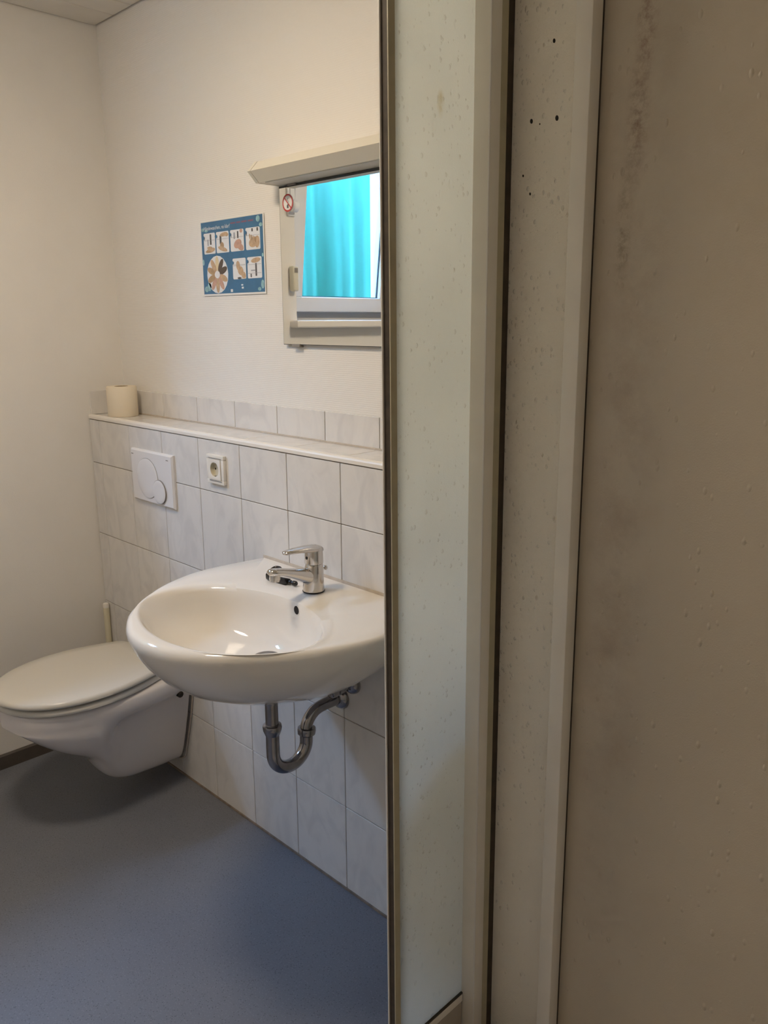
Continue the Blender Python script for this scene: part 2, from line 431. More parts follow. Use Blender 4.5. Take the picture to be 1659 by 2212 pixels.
bead = new_obj('glazing_bead', frame_bm(-.084, -.068, SY0+.050, SY1-.050, SZ0+.050, SZ1-.050, .0105, .002), 'pvc_white', win)
piv = Vector((-.075, 0, SZ0))
TILT = Matrix.Translation(piv) @ Matrix.Rotation(math.radians(6.5), 4, 'Y') @ Matrix.Translation(-piv)
for o in (sash, gl, gk, bead): o.data.transform(TILT)
sill = new_obj('window_sill', B(-.095, .048, WY0-.05, WY1+.035, WZ0-.030, WZ0, bevel=.006), 'white_trim', win)
# roller shutter strap hardware on the wall next to the reveal
t = thing('strap_winder', (0, -.648, 1.56), 'beige roller shutter strap winder on the wall beside the window', 'strap winder')
new_obj('winder_case', B(0.0005, .030, -.663, -.633, 1.578, 1.676, bevel=.008, seg=3), 'winder_plastic', t, True, 40)
new_obj('strap_slot', B(.028, .0315, -.656, -.640, 1.650, 1.668), 'slit_grey', t)
t = thing('strap_guide', (0, -.652, 1.87), 'white plastic strap guide on the wall beside the upper window corner', 'strap guide')
new_obj('guide_plate', B(0.0005, .012, -.668, -.632, 1.865, 1.985, bevel=.004), 'pvc_white', t)
bm = bmesh.new(); lathe(bm, (.026, -.665, 1.90), (0, 1, 0), [(.018, 0), (.022, .004), (.022, .026), (.018, .030)], 20)
new_obj('guide_roller', bm, 'pvc_white', t, True, 40)
bm = bmesh.new(); box(bm, .006, .020, -.662, -.640, 1.925, 1.975, bevel=.004)
new_obj('guide_bracket', bm, 'pvc_white', t)

# outside: translucent tarpaulin hung in front of the window, and the ground
N = 130
def tarp_ring(z, off):
    return [Vector((-.60+off+.025*math.sin(i*.55)+.014*math.sin(i*1.37+1), -3.3+3.35*i/N, z)) for i in range(N+1)]
bm = bmesh.new()
zz = [0.0, .8, 1.6, 2.40]
loft(bm, [tarp_ring(z, 0.0) for z in zz] + [tarp_ring(z, -.004) for z in reversed(zz)], False, False, closed=False)
tp = tag(new_obj('tarpaulin', bm, 'tarp', None, True), 'teal translucent tarpaulin hanging outside the window', 'tarpaulin')
struct(new_obj('sky_block_slab', B(-.36, -.2, -4.0, 1.2, 2.40, 2.50), 'pvc_white'), 'unseen white slab added outside to block steep sky light')  # added out of view to keep steep daylight off the left floor
struct(new_obj('ground_outside', B(-6, -.2, -5, 3, -.2, -.001), 'ground_soil'))

# ================================================================== CEILING LAMP (above the picture)
LX, LY = 1.05, -.80
t = thing('ceiling_lamp', (LX, LY, CZ), 'round opal ceiling lamp in the middle of the room', 'ceiling lamp')
bm = bmesh.new(); lathe(bm, (LX, LY, CZ), (0, 0, -1), [(.150, 0), (.156, .006), (.158, .044), (.154, .046), (.150, .030)], 40)
new_obj('lamp_base', bm, 'white_plastic', t, True, 40)
m, nt, b = node_mat('lamp_glow')
b.inputs['Base Color'].default_value = (.9, .88, .82, 1)
b.inputs['Emission Color'].default_value = (1.0, .83, .63, 1); b.inputs['Emission Strength'].default_value = LAMP_STRENGTH
MATS['lamp_glow'] = m
bm = bmesh.new(); lathe(bm, (LX, LY, CZ), (0, 0, -1), [(.140, .022), (.142, .035), (.135, .055), (.11, .072), (.07, .082), (.03, .086), (.001, .087)], 40)
new_obj('lamp_diffuser', bm, 'lamp_glow', t, True)

# ================================================================== TOILET
TX = .415
t = thing('toilet', (TX, 0, .05), 'white wall-hung toilet with closed oval lid', 'toilet')
def interp(tab, x):
    tab = sorted(tab)
    if x <= tab[0][0]: return tab[0][1]
    for (a, va), (b_, vb) in zip(tab[:-1], tab[1:]):
        if x <= b_: return va+(vb-va)*(x-a)/(b_-a)
    return tab[-1][1]
RIMW = [(0, .158), (-.05, .160), (-.10, .168), (-.16, .178), (-.24, .184), (-.31, .182), (-.37, .172), (-.42, .155), (-.46, .132), (-.49, .103), (-.51, .075), (-.525, .040), (-.532, .004)]
ZB = [(0, .058), (-.10, .060), (-.20, .066), (-.24, .080), (-.27, .105), (-.295, .150), (-.315, .185), (-.35, .208), (-.40, .238), (-.45, .280), (-.49, .318), (-.515, .345), (-.532, .368)]
def toilet_half(y):
    w = interp(RIMW, y); zb = interp(ZB, y)
    zt = .402
    kf = max(0, min(1, (-.235-y)/.095)); kf = kf*kf*(3-2*kf)             # 0 body, 1 front bowl
    kw = max(0, min(1, (y+.075)/.06))             # 1 at the wall flange
    top = [(w*.5, zt), (w-.012 if w > .02 else w*.7, zt), (w, zt-.008), (w, zt-.035), (w-.004*min(1, w/.05), .346)]
    zr = max(zb, .346)
    body = [(w*.80, .325), (.118, .300), (.112, .24), (.108, .18), (.098, max(.115, zb+.05)), (.078, zb+.020), (.050, zb+.005), (0, zb)]
    wall = [(.148, .325), (.142, .300), (.128, .24), (.110, .18), (.092, .12), (.074, zb+.020), (.050, zb+.005), (0, zb)]
    bowl = []
    for i in range(1, 9):
        a = i/8*PI/2
        bowl.append((w*math.cos(a)**.85 if i < 8 else 0, zr-(zr-zb)*math.sin(a)))
    low = []
    for p, q_, r in zip(body, wall, bowl):
        x = (p[0]*(1-kw)+q_[0]*kw)*(1-kf)+r[0]*kf; z = (p[1]*(1-kw)+q_[1]*kw)*(1-kf)+r[1]*kf
        low.append((min(x, w), z))
    return top+low
bm = bmesh.new(); rings = []
ys = [-.0065, -.02, -.035, -.05, -.065, -.085, -.11, -.15, -.19, -.22, -.245, -.265, -.28, -.295, -.31, -.325, -.345, -.37, -.40, -.43, -.455, -.475, -.49, -.503, -.514, -.523, -.529, -.532]
for y in ys:
    h = toilet_half(y)
    ring = [Vector((TX+x, y, z)) for x, z in h] + [Vector((TX-x, y, z)) for x, z in reversed(h[:-1])]
    rings.append(ring)
loft(bm, rings)
o = new_obj('bowl', bm, 'toilet_ceramic', t, True)
md = o.modifiers.new('smooth', 'SUBSURF'); md.levels = 1; md.render_levels = 2
def oval(dw, y_back, y_front, wb, n=40):
    """outline of lid / seat as half widths mirrored"""
    L = []
    ysx = [y_back+(y_front-y_back)*(1-math.cos(PI*i/n))/2 for i in range(n+1)]
    for y in ysx:
        s = (y-y_front)/(y_back-y_front)
        w = .190*math.sqrt(max(0, 1-((max(0, (.53-s))/.53)**2.25))) if s < .53 else .190-(.190-wb)*((s-.53)/.47)**1.8
        k = max(0, (y_back-.012-y)/.012)
        if s > .96: w -= .018*((s-.96)/.04)**2
        L.append((max(w+dw, .0005), y))
    return [(TX+w, y) for w, y in L] + [(TX-w, y) for w, y in reversed(L)]
def slab(out, z0, z1, dome=.0, r=.006):
    bm = bmesh.new(); cx = TX; cy = sum(p[1] for p in out)/len(out)
    def ring(inset, z):
        res = []
        for x, y in out:
            d = Vector((x-cx, y-cy)); l = d.length
            d = d*max(.02, (l-inset)/l) if l > 1e-6 else d
            res.append(Vector((cx+d.x, cy+d.y, z)))
        return res
    rs = [ring(.05, z0), ring(r*.6, z0), ring(0, z0+r*.5), ring(0, z1-r), ring(r*.35, z1-r*.35), ring(r, z1), ring(.05, z1+dome), ring(.12, z1+dome*1.5)]
    loft(bm, rs); return bm
new_obj('seat', slab(oval(-.003, -.085, -.532, .135), .4035, .4205), 'seat_plastic', t, True, 50)
new_obj('lid', slab(oval(0, -.075, -.540, .132), .4270, .446, .003, .009), 'seat_plastic', t, True, 50)
for s in (-1, 1):
    bm = bmesh.new(); lathe(bm, (TX+s*.078, -.058, .402), (0, 0, 1), [(.012, 0), (.012, .010), (.009, .030), (.009, .034)], 16)
    tube(bm, [(TX+s*.078, -.058, .424), (TX+s*.078, -.088, .4225)], .006, 10)
    new_obj('hinge', bm, 'chrome', t, True, 40)
    bm = bmesh.new(); lathe(bm, (TX+s*.13, -.052, .338), (s, 0, 0), [(.010, 0), (.010, .026), (.006, .030)], 14)
    new_obj('fixing_cap', bm, 'dark_hole', t, True, 40)
bm = bmesh.new(); tube(bm, smooth_path([(TX+.150, -.0045, .40), (TX+.150, -.0045, .34), (TX+.128, -.0045, .24), (TX+.092, -.0045, .12), (TX+.074, -.0045, .075), (TX+.04, -.0045, .055)]), .0028, 8, (0, 1, 0))
new_obj('sealant', bm, 'light_grout', t, True)

# ------------------------------------------------------------------ flush plate
t = thing('flush_plate', (.416, -.012, .912), 'white dual flush plate with two round buttons on the tiles', 'flush plate')
bm = bmesh.new()
x0, x1, z0, z1 = .293, .539, .912, 1.076
loft(bm, [[Vector((x0, -.0017, z0)), Vector((x1, -.0017, z0)), Vector((x1, -.0017, z1)), Vector((x0, -.0017, z1))],
          [Vector((x0, -.008, z0)), Vector((x1, -.008, z0)), Vector((x1, -.008, z1)), Vector((x0, -.008, z1))],
          [Vector((x0+.005, -.013, z0+.005)), Vector((x1-.005, -.013, z0+.005)), Vector((x1-.005, -.013, z1-.005)), Vector((x0+.005, -.013, z1-.005))]])
new_obj('plate', bm, 'white_plastic', t)
for nm, cx, cz, r, dp in (('full_flush_button', .392, .990, .062, 0), ('half_flush_button', .463, .957, .036, .0028)):
    bm = bmesh.new(); lathe(bm, (cx, -.0131-dp*.2, cz), (0, -1, 0), [(r+.0012, 0), (r+.0012, .0006+dp)], 48)
    bt = new_obj(nm, bm, 'slit_grey', t, True, 40)
    bm = bmesh.new(); lathe(bm, (cx, -.0138-dp, cz), (0, -1, 0), [(r, 0), (r, .0012), (r-.002, .0020), (r*.6, .0012), (.001, .0006)], 48)
    new_obj('button_face', bm, 'white_plastic', bt, True, 40)
for cx in (.306, .513):
    new_obj('slit', B(cx-.006, cx+.006, -.0136, -.0128, 1.058, 1.0605), 'slit_grey', t)

# ------------------------------------------------------------------ power socket
t = thing('power_socket', (.765, -.01, 1.024), 'square white power socket on the tiles above the basin', 'power socket')
SQX, SQZ = .765, 1.064
bm = bmesh.new()
for x0, x1, z0, z1 in ((.7245, .8055, 1.0235, 1.0355), (.7245, .8055, 1.0925, 1.1045), (.7245, .7365, 1.0355, 1.0925), (.7935, .8055, 1.0355, 1.0925)):
    box(bm, x0, x1, -.012, -.0017, z0, z1, bevel=.0012)
new_obj('frame', bm, 'socket_plastic', t, True, 40)
def sq_ring(h, y, n=36):
    """square outline sampled at the angles of a circle"""
    out = []
    for i in range(n):
        a_ = 2*PI*(i+.5)/n; c, d = math.cos(a_), math.sin(a_); k = h/max(abs(c), abs(d))
        out.append(Vector((SQX+c*k, y, SQZ+d*k)))
    return out
def rd_ring(r, y, n=36):
    return [Vector((SQX+r*math.cos(2*PI*(i+.5)/n), y, SQZ+r*math.sin(2*PI*(i+.5)/n))) for i in range(n)]
bm = bmesh.new(); loft(bm, [sq_ring(.0283, -.0118), sq_ring(.0283, -.0140), sq_ring(.0278, -.0145), rd_ring(.0215, -.0145), rd_ring(.0200, -.0140)], False, False)
new_obj('cover', bm, 'socket_plastic', t)
bm = bmesh.new(); loft(bm, [rd_ring(.0200, -.0140), rd_ring(.0195, -.0030)], False, True)
rc = new_obj('recess', bm, 'socket_inner', t, True, 40)
for dx in (-.0095, .0095):
    bm = bmesh.new(); lathe(bm, (SQX+dx, -.0031, SQZ), (0, -1, 0), [(.0028, 0), (.0028, .0006)], 12)
    new_obj('pin_hole', bm, 'dark_hole', rc)
for zc in (SQZ-.0178, SQZ+.0178):
    new_obj('earth_clip', B(SQX-.003, SQX+.003, -.0125, -.0032, zc-.0012, zc+.0012), 'chrome', rc)
new_obj('cover_gap', B(.736, .796, -.0128, -.0119, 1.0945, 1.0962), 'slit_grey', t)
new_obj('cover_gap', B(.738, .796, -.0128, -.0119, 1.0310, 1.0327), 'slit_grey', t)

# ------------------------------------------------------------------ toilet roll on the ledge
t = thing('toilet_roll', (.122, .062, ZS), 'cream toilet paper roll standing on the tiled ledge in the corner', 'toilet roll')
bm = bmesh.new(); lathe(bm, (.122, .062, ZS+.0003), (0, 0, 1), [(.0225, .0), (.047, 0), (.049, .003), (.049, .094), (.047, .098), (.0235, .0985), (.0225, .096), (.0225, .004)], 48, False, False)
new_obj('paper', bm, 'paper', t, True, 50)
bm = bmesh.new(); lathe(bm, (.122, .062, ZS+.0006), (0, 0, 1), [(.0222, 0), (.0222, .0975), (.0205, .0975), (.0205, .002), (.001, .002)], 32, False, False)
new_obj('core', bm, 'cardboard', t, True, 50)

# ------------------------------------------------------------------ capped pipe stub in the corner
t = thing('pipe_stub', (.030, -.012, 0), 'thin cream painted pipe with rounded cap in the corner behind the toilet', 'pipe')
bm = bmesh.new(); lathe(bm, (.030, -.0135, .0005), (0, 0, 1), [(.0105, 0), (.0105, .478)], 20); new_obj('pipe', bm, 'pipe_paint', t, True, 40)
bm = bmesh.new(); lathe(bm, (.030, -.0135, .476), (0, 0, 1), [(.0112, 0), (.0112, .010), (.009, .015), (.004, .017)], 20); new_obj('cap', bm, 'white_trim', t, True, 40)

# ================================================================== WASHBASIN
SXC = 1.255
t = thing('washbasin', (SXC, 0, .65), 'white ceramic washbasin with rounded front mounted on the tiles', 'washbasin')
HALF = [(0, .300), (-.03, .306), (-.086, .316), (-.14, .322), (-.18, .323), (-.22, .318), (-.274, .302), (-.32, .282), (-.36, .257), (-.40, .226), (-.422, .208), (-.455, .176), (-.48, .142), (-.505, .095), (-.519, .052), (-.525, 0)]
def cat(pts, per):
    return smooth_path([(p[0], p[1], 0) for p in pts], per)
rt_side = [(SXC+w, y) for y, w in HALF]
left = [(SXC-w, y) for y, w in reversed(HALF[:-1])]
outl = [(p.x, p.y) for p in cat(rt_side+left, 6)]
YW = -.0032
outl = [(x, min(y, YW)) for x, y in outl]
nb = 30
xa, xb = outl[-1][0], outl[0][0]
outl += [(xa+(xb-xa)*i/nb, YW) for i in range(1, nb)]
BC = Vector((SXC+.005, -.318)); BA, BB = .243, .163
def bowl_pt(x, y):
    a = math.atan2((y-BC.y)/BB, (x-BC.x)/BA)
    # direct radial projection keeps the quads regular
    d = Vector((x-BC.x, y-BC.y)); d.normalize()
    k = 1/math.sqrt((d.x/BA)**2+(d.y/BB)**2)
    return BC+d*k
def under(s, z, sy=None):
    sy = s if sy is None else sy
    return [Vector((SXC+(x-SXC)*s, min(YW, y*sy), z+(.834-z)*.26*max(0, 1-abs(y*sy)/.24))) for x, y in outl]
def inset(d, z):
    res = []
    for x, y in outl:
        p = Vector((x, y)); q_ = bowl_pt(x, y); v = q_-p; l = v.length
        p2 = p+v/l*min(d, l*.8)
        if y > -.02 and d < .02: p2.y = y if abs(y-YW) < 1e-6 else p2.y
        res.append(Vector((p2.x, p2.y, z)))
    return res
def bowl_ring(s, z, cy):
    res = []
    for x, y in outl:
        q_ = bowl_pt(x, y)
        res.append(Vector((BC.x+(q_.x-BC.x)*s, cy+(q_.y-BC.y)*s, z)))
    return res
def deckmix(f, z):
    res = []
    for x, y in outl:
        q_ = bowl_pt(x, y); p = Vector((x, y)).lerp(q_, f); res.append(Vector((p.x, p.y, z)))
    return res
rings = [under(.10, .652, .42), under(.28, .654, .52), under(.45, .662, .62), under(.60, .680, .72), under(.74, .708, .82), under(.85, .740, .895), under(.93, .772, .948), under(.975, .798, .978), under(.995, .820, .995), under(1, .834),
         inset(.0025, .8435), inset(.007, .8485), inset(.013, .8505), deckmix(.45, .8505), deckmix(.72, .8500), deckmix(.86, .8485), bowl_ring(1.0, .8445, BC.y), bowl_ring(.975, .835, BC.y+.001),
         bowl_ring(.94, .815, BC.y+.006), bowl_ring(.89, .790, BC.y+.012), bowl_ring(.80, .769, BC.y+.022), bowl_ring(.66, .750, BC.y+.038), bowl_ring(.48, .734, BC.y+.058), bowl_ring(.28, .726, BC.y+.078), bowl_ring(.09, .7225, BC.y+.093)]
bm = bmesh.new(); loft(bm, rings)
bmesh.ops.recalc_face_normals(bm, faces=bm.faces)
bvh = BVHTree.FromBMesh(bm)
basin = new_obj('basin', bm, 'ceramic', t, True, 60)
new_obj('sealant', B(SXC-.296, SXC+.296, -.0030, -.0018, .846, .858), 'light_grout', t)
def on_basin(u, v):
    hit, nrm, _, _ = bvh.ray_cast(CAM, ray(u, v))
    if nrm.dot(ray(u, v)) > 0: nrm = -nrm
    return hit, nrm
p, n = on_basin(641, 1318)
bm = bmesh.new(); lathe(bm, p-n*.001, n, [(.0118, 0), (.0122, .0016), (.0100, .0020), (.0098, .0012)], 28, False, False); new_obj('overflow_rim', bm, 'ceramic', t, True, 40)
bm = bmesh.new(); lathe(bm, p-n*.001, n, [(.0098, 0), (.0098, .0018)], 28); new_obj('overflow_hole', bm, 'dark_hole', t)
dc = Vector((BC.x, BC.y+.093, .7225))
bm = bmesh.new(); lathe(bm, dc, (0, 0, 1), [(.030, .0025), (.031, .005), (.026, .006), (.022, .004), (.020, .004), (.017, .007), (.001, .009)], 32, True, True); new_obj('drain_plug', bm, 'trap_chrome', t, True, 40)

# ------------------------------------------------------------------ mixer tap
MX, MY, MZ = 1.266, -.088, .8508
t = thing('mixer_tap', (MX, MY, MZ), 'chrome single lever mixer tap on the washbasin', 'tap')
bm = bmesh.new(); lathe(bm, (MX, MY, MZ), (0, 0, 1), [(.0262, 0), (.0262, .002), (.0250, .003)], 36); new_obj('base_ring', bm, 'black_plastic', t, True, 40)
bm = bmesh.new()
rs = []
for z, r, dy in ((.003, .0252, 0), (.012, .0246, 0), (.03, .0232, .001), (.045, .0222, .002), (.058, .0216, .003), (.064, .0205, .0035), (.066, .019, .0035)):
    rs.append(circle((MX, MY+dy, MZ+z), (1, 0, 0), (0, 1, 0), r, n=36))
loft(bm, rs); new_obj('body', bm, 'chrome', t, True, 50)
bm = bmesh.new(); rs = []
for y, zc, w, h in ((-.004, .036, .017, .022), (-.022, .040, .0165, .019), (-.045, .049, .0155, .0145), (-.070, .058, .0150, .0115), (-.095, .066, .0148, .0098), (-.112, .070, .0148, .0090), (-.121, .0715, .0135, .0080), (-.1255, .0718, .0095, .0055), (-.127, .0718, .002, .0015)):
    rs.append(circle((MX, MY+y, MZ+zc), (1, 0, 0), (0, .18, .98), w, h, n=28))
loft(bm, rs); new_obj('spout', bm, 'chrome', t, True, 60)
bm = bmesh.new(); lathe(bm, (MX, MY-.110, MZ+.067), (0, -.1, -1), [(.0122, 0), (.0122, .014), (.0112, .015), (.0112, .018), (.0095, .018)], 24); new_obj('aerator', bm, 'chrome', t, True, 40)
bm = bmesh.new(); rs = []
for z, r in ((.0665, .0200), (.068, .0218), (.085, .0216), (.098, .0208), (.106, .018), (.109, .010)):
    rs.append(circle((MX, MY+.003, MZ+z), (1, 0, 0), (0, 1, 0), r, n=36))
loft(bm, rs); hd = new_obj('lever', bm, 'chrome', t, True, 50)
bm = bmesh.new(); rs = []
for y, zc, w, h in ((.024, .096, .003, .003), (.020, .0985, .0150, .0075), (.004, .1015, .0212, .0092), (-.020, .1045, .0200, .0078), (-.045, .1065, .0170, .0062), (-.068, .1075, .0145, .0052), (-.080, .1072, .0110, .0045), (-.085, .107, .003, .002)):
    rs.append(circle((MX, MY+y, MZ+zc), (1, 0, 0), (0, .05, 1), w, h, n=28))
loft(bm, rs); new_obj('handle_blade', bm, 'chrome', hd, True, 60)
bm = bmesh.new(); lathe(bm, (MX, MY-.0180, MZ+.083), (0, -1, .05), [(.0036, 0), (.0036, .0012), (.0030, .0014)], 16); new_obj('grub_screw', bm, 'dark_hole', hd, True, 40)
bm = bmesh.new(); tube(bm, [(MX, MY+.018, MZ+.046), (MX, MY+.034, MZ+.048)], .0022, 10); lathe(bm, (MX, MY+.032, MZ+.0478), (0, 1, .1), [(.002, 0), (.0052, .002), (.0062, .005), (.005, .008), (.001, .0095)], 16)
new_obj('plug_rod', bm, 'chrome', t, True, 50)

# ------------------------------------------------------------------ small black strap lying behind the spout
zd = .8515
t = thing('black_strap', (1.13, -.075, zd), 'small black plastic strap with buckle lying on the basin behind the spout', 'strap')
bm = bmesh.new()
path = smooth_path([(1.128, -.104, zd+.008), (1.116, -.098, zd+.016), (1.116, -.084, zd+.022), (1.128, -.078, zd+.022), (1.140, -.084, zd+.015), (1.144, -.092, zd+.008)], 6)
tube(bm, path, .0042, 10, (0, 0, 1)); new_obj('loop', bm, 'black_plastic', t, True)
bm = bmesh.new()
vs = box(bm, -.035, .035, -.0105, .0105, 0, .0165, bevel=.004)
bmesh.ops.transform(bm, matrix=Matrix.Translation((1.153, -.104, zd)) @ Matrix.Rotation(.08, 4, 'Z'), verts=bm.verts)
new_obj('buckle', bm, 'black_plastic', t, True, 40)
bm = bmesh.new(); lathe(bm, (1.188, -.101, zd+.0066), (1, .12, 0), [(.003, 0), (.0055, .003), (.0055, .009), (.003, .011), (.003, .014), (.0062, .017), (.0062, .025), (.004, .028)], 16)
new_obj('bead', bm, 'black_plastic', t, True, 40)

# ------------------------------------------------------------------ drain trap
PX = 1.258
t = thing('drain_trap', (PX, -.12, .42), 'chrome bottle-neck drain trap with U bend under the washbasin', 'drain trap')
t['label'] = 'chrome U bend drain trap hanging under the washbasin'
R0 = .0158
yd, yu = -.216, -.116
bm = bmesh.new(); tube(bm, [(PX, yd, .655), (PX, yd, .52)], R0*.96, 24); new_obj('tail_pipe', bm, 'trap_chrome', t, True, 50)
bm = bmesh.new(); lathe(bm, (PX, yd, .655), (0, 0, -1), [(.0215, 0), (.0218, .028), (.0218, .036), (.0200, .044), (.0160, .046)], 32); new_obj('drain_collar', bm, 'trap_chrome', t, True, 40)
bm = bmesh.new(); lathe(bm, (PX, yd, .556), (0, 0, -1), [(.0165, 0), (.0215, .001), (.0225, .006), (.0215, .014), (.0185, .022), (.0170, .026)], 32); new_obj('coupling_nut', bm, 'trap_chrome', t, True, 40)
bm = bmesh.new()
arc = [(PX, yd, .545), (PX, yd, .490)]
cy = (yd+yu)/2; rr = (yu-yd)/2
arc += [(PX, cy-rr*math.cos(a), .478-rr*.95*math.sin(a)) for a in [PI*i/24 for i in range(25)]]
arc += [(PX, yu, .490), (PX, yu, .502)]
tube(bm, arc, R0, 24); new_obj('u_bend', bm, 'trap_chrome', t, True, 50)
bm = bmesh.new(); lathe(bm, (PX, yu+.0005, .490), (0, .08, 1), [(.0168, 0), (.0215, .004), (.0225, .012), (.0215, .019), (.0165, .020)], 32); new_obj('coupling_nut', bm, 'trap_chrome', t, True, 40)
bm = bmesh.new(); tube(bm, smooth_path([(PX, yu, .498), (PX, yu+.001, .513), (PX, yu+.010, .530), (PX, yu+.030, .545), (PX, yu+.062, .549), (PX, -.004, .549)], 8), R0*.93, 24); new_obj('outlet_pipe', bm, 'trap_chrome', t, True, 50)
bm = bmesh.new(); lathe(bm, (PX, -.002, .549), (0, -1, 0), [(.030, 0), (.030, .003), (.026, .010), (.0185, .015), (.0160, .016)], 36); new_obj('wall_rosette', bm, 'trap_chrome', t, True, 40)

# ------------------------------------------------------------------ angle valve
AX, AZ = 1.303, .602
t = thing('angle_valve', (AX, -.03, AZ), 'chrome angle valve on the tiles next to the drain outlet', 'valve')
bm = bmesh.new(); lathe(bm, (AX, -.002, AZ), (0, -1, 0), [(.027, 0), (.027, .003), (.025, .010), (.018, .017), (.011, .020)], 36); new_obj('wall_rosette', bm, 'trap_chrome', t, True, 40)
bm = bmesh.new(); tube(bm, [(AX, -.018, AZ), (AX, -.060, AZ)], .0095, 20); box(bm, AX-.011, AX+.011, -.052, -.034, AZ-.010, AZ+.013, bevel=.003); new_obj('valve_body', bm, 'trap_chrome', t, True, 40)
bm = bmesh.new(); lathe(bm, (AX, -.058, AZ), (0, -1, 0), [(.010, 0), (.0155, .002), (.0160, .010), (.0145, .018), (.009, .020)], 24); new_obj('valve_handle', bm, 'trap_chrome', t, True, 40)
bm = bmesh.new(); tube(bm, smooth_path([(AX, -.043, AZ+.010), (AX-.002, -.044, AZ+.03), (AX-.006, -.046, AZ+.055)], 6), .0055, 12); new_obj('supply_pipe', bm, 'trap_chrome', t, True, 40)

# ================================================================== MIRROR, LIGHT, POSTER
MXA, MXB, MZA, MZB, MYF = .914, 1.515, 1.401, 1.794, .1235
t = thing('wall_mirror', (1.21, YB, MZA), 'frameless rectangular mirror over the washbasin', 'mirror')
new_obj('backing', B(MXA+.0004, MXB-.0004, MYF+.0008, MYF+.0055, MZA+.0004, MZB-.0004), 'mirror_edge', t)
new_obj('mirror_glass', B(MXA+.0022, MXB-.0022, MYF, MYF+.0010, MZA+.0018, MZB-.0055), 'mirror', t)
for cx in (.968, 1.455):
    new_obj('clip', B(cx-.016, cx+.016, MYF-.003, YB-.0003, MZA-.006, MZA+.0025, bevel=.001), 'slit_grey', t)
    new_obj('clip', B(cx-.016, cx+.016, MYF-.003, YB-.0003, MZB-.003, MZB+.0015, bevel=.0005), 'slit_grey', t)
t = thing('mirror_light', (1.21, YB, 1.796), 'long wedge-shaped cream light fitting above the mirror', 'light fitting')
prof = [(YB-.0004, 1.797), (.064, 1.797), (.0385, 1.8215), (.062, 1.846), (YB-.0004, 1.850)]
LXA, LXB = .900, 1.528
bm = bmesh.new(); prism(bm, [(LXA+.0125, y, z) for y, z in prof], (LXB-LXA-.025, 0, 0)); new_obj('housing', bm, 'light_housing', t)
for xa_, xb_ in ((LXA, LXA+.0115), (LXB-.0115, LXB)):
    bm = bmesh.new(); c = (.095, 1.822)
    pr = [(c[0]+(y-c[0])*1.012 if y < .13 else y, c[1]+(z-c[1])*1.02) for y, z in prof]
    prism(bm, [(xa_, y, z) for y, z in pr], (xb_-xa_, 0, 0)); new_obj('end_cap', bm, 'light_housing', t)
new_obj('diffuser', B(LXA+.03, LXB-.03, .070, .128, 1.7955, 1.7985), 'light_diffuser', t)

# no smoking sticker on the mirror
sx, sz, sr = .950, 1.7515, .0215
ys_ = MYF-.0003
t = thing('no_smoking_sticker', (sx, ys_, sz), 'round red and white no smoking sticker on the mirror corner', 'sticker')
def disc(bm, cx, cz, y0, r, th=.0003, n=36, rz=None, ang=0):
    u = Vector((math.cos(ang), 0, math.sin(ang))); v = Vector((-math.sin(ang), 0, math.cos(ang)))
    c = Vector((cx, y0, cz)); ri = circle(c, u, v, r, r if rz is None else rz, n)
    loft(bm, [ri, [p-Vector((0, th, 0)) for p in ri]])
bm = bmesh.new(); disc(bm, sx, sz, ys_, sr); new_obj('sticker_disc', bm, 'laminate', t)
bm = bmesh.new()
o_ = circle((sx, ys_-.0004, sz), (1, 0, 0), (0, 0, 1), sr*.99, n=40); i_ = circle((sx, ys_-.0004, sz), (1, 0, 0), (0, 0, 1), sr*.80, n=40)
loft(bm, [o_, [p-Vector((0, .0002, 0)) for p in o_], [p-Vector((0, .0002, 0)) for p in i_], i_], False, False); new_obj('red_ring', bm, 'sign_red', t)
bm = bmesh.new(); box(bm, -.0185, .0185, -.0001, .0001, -.0016, .0016); bmesh.ops.transform(bm, matrix=Matrix.Translation((sx, ys_-.0008, sz)) @ Matrix.Rotation(math.radians(45), 4, 'Y'), verts=bm.verts); new_obj('red_slash', bm, 'sign_red', t)
bm = bmesh.new(); box(bm, sx-.0035, sx+.0030, ys_-.00055, ys_-.0004, sz-.0125, sz-.0055); box(bm, sx-.0022, sx+.0042, ys_-.00055, ys_-.0004, sz-.0055, sz-.0035); new_obj('cigarette_stub', bm, 'print_dark', t)
bm = bmesh.new(); tube(bm, smooth_path([(sx+.001, ys_-.0006, sz-.002), (sx+.004, ys_-.0006, sz+.003), (sx-.002, ys_-.0006, sz+.007), (sx+.002, ys_-.0006, sz+.012)]), .0006, 6, (0, 1, 0)); new_obj('smoke_line', bm, 'print_grey', t)

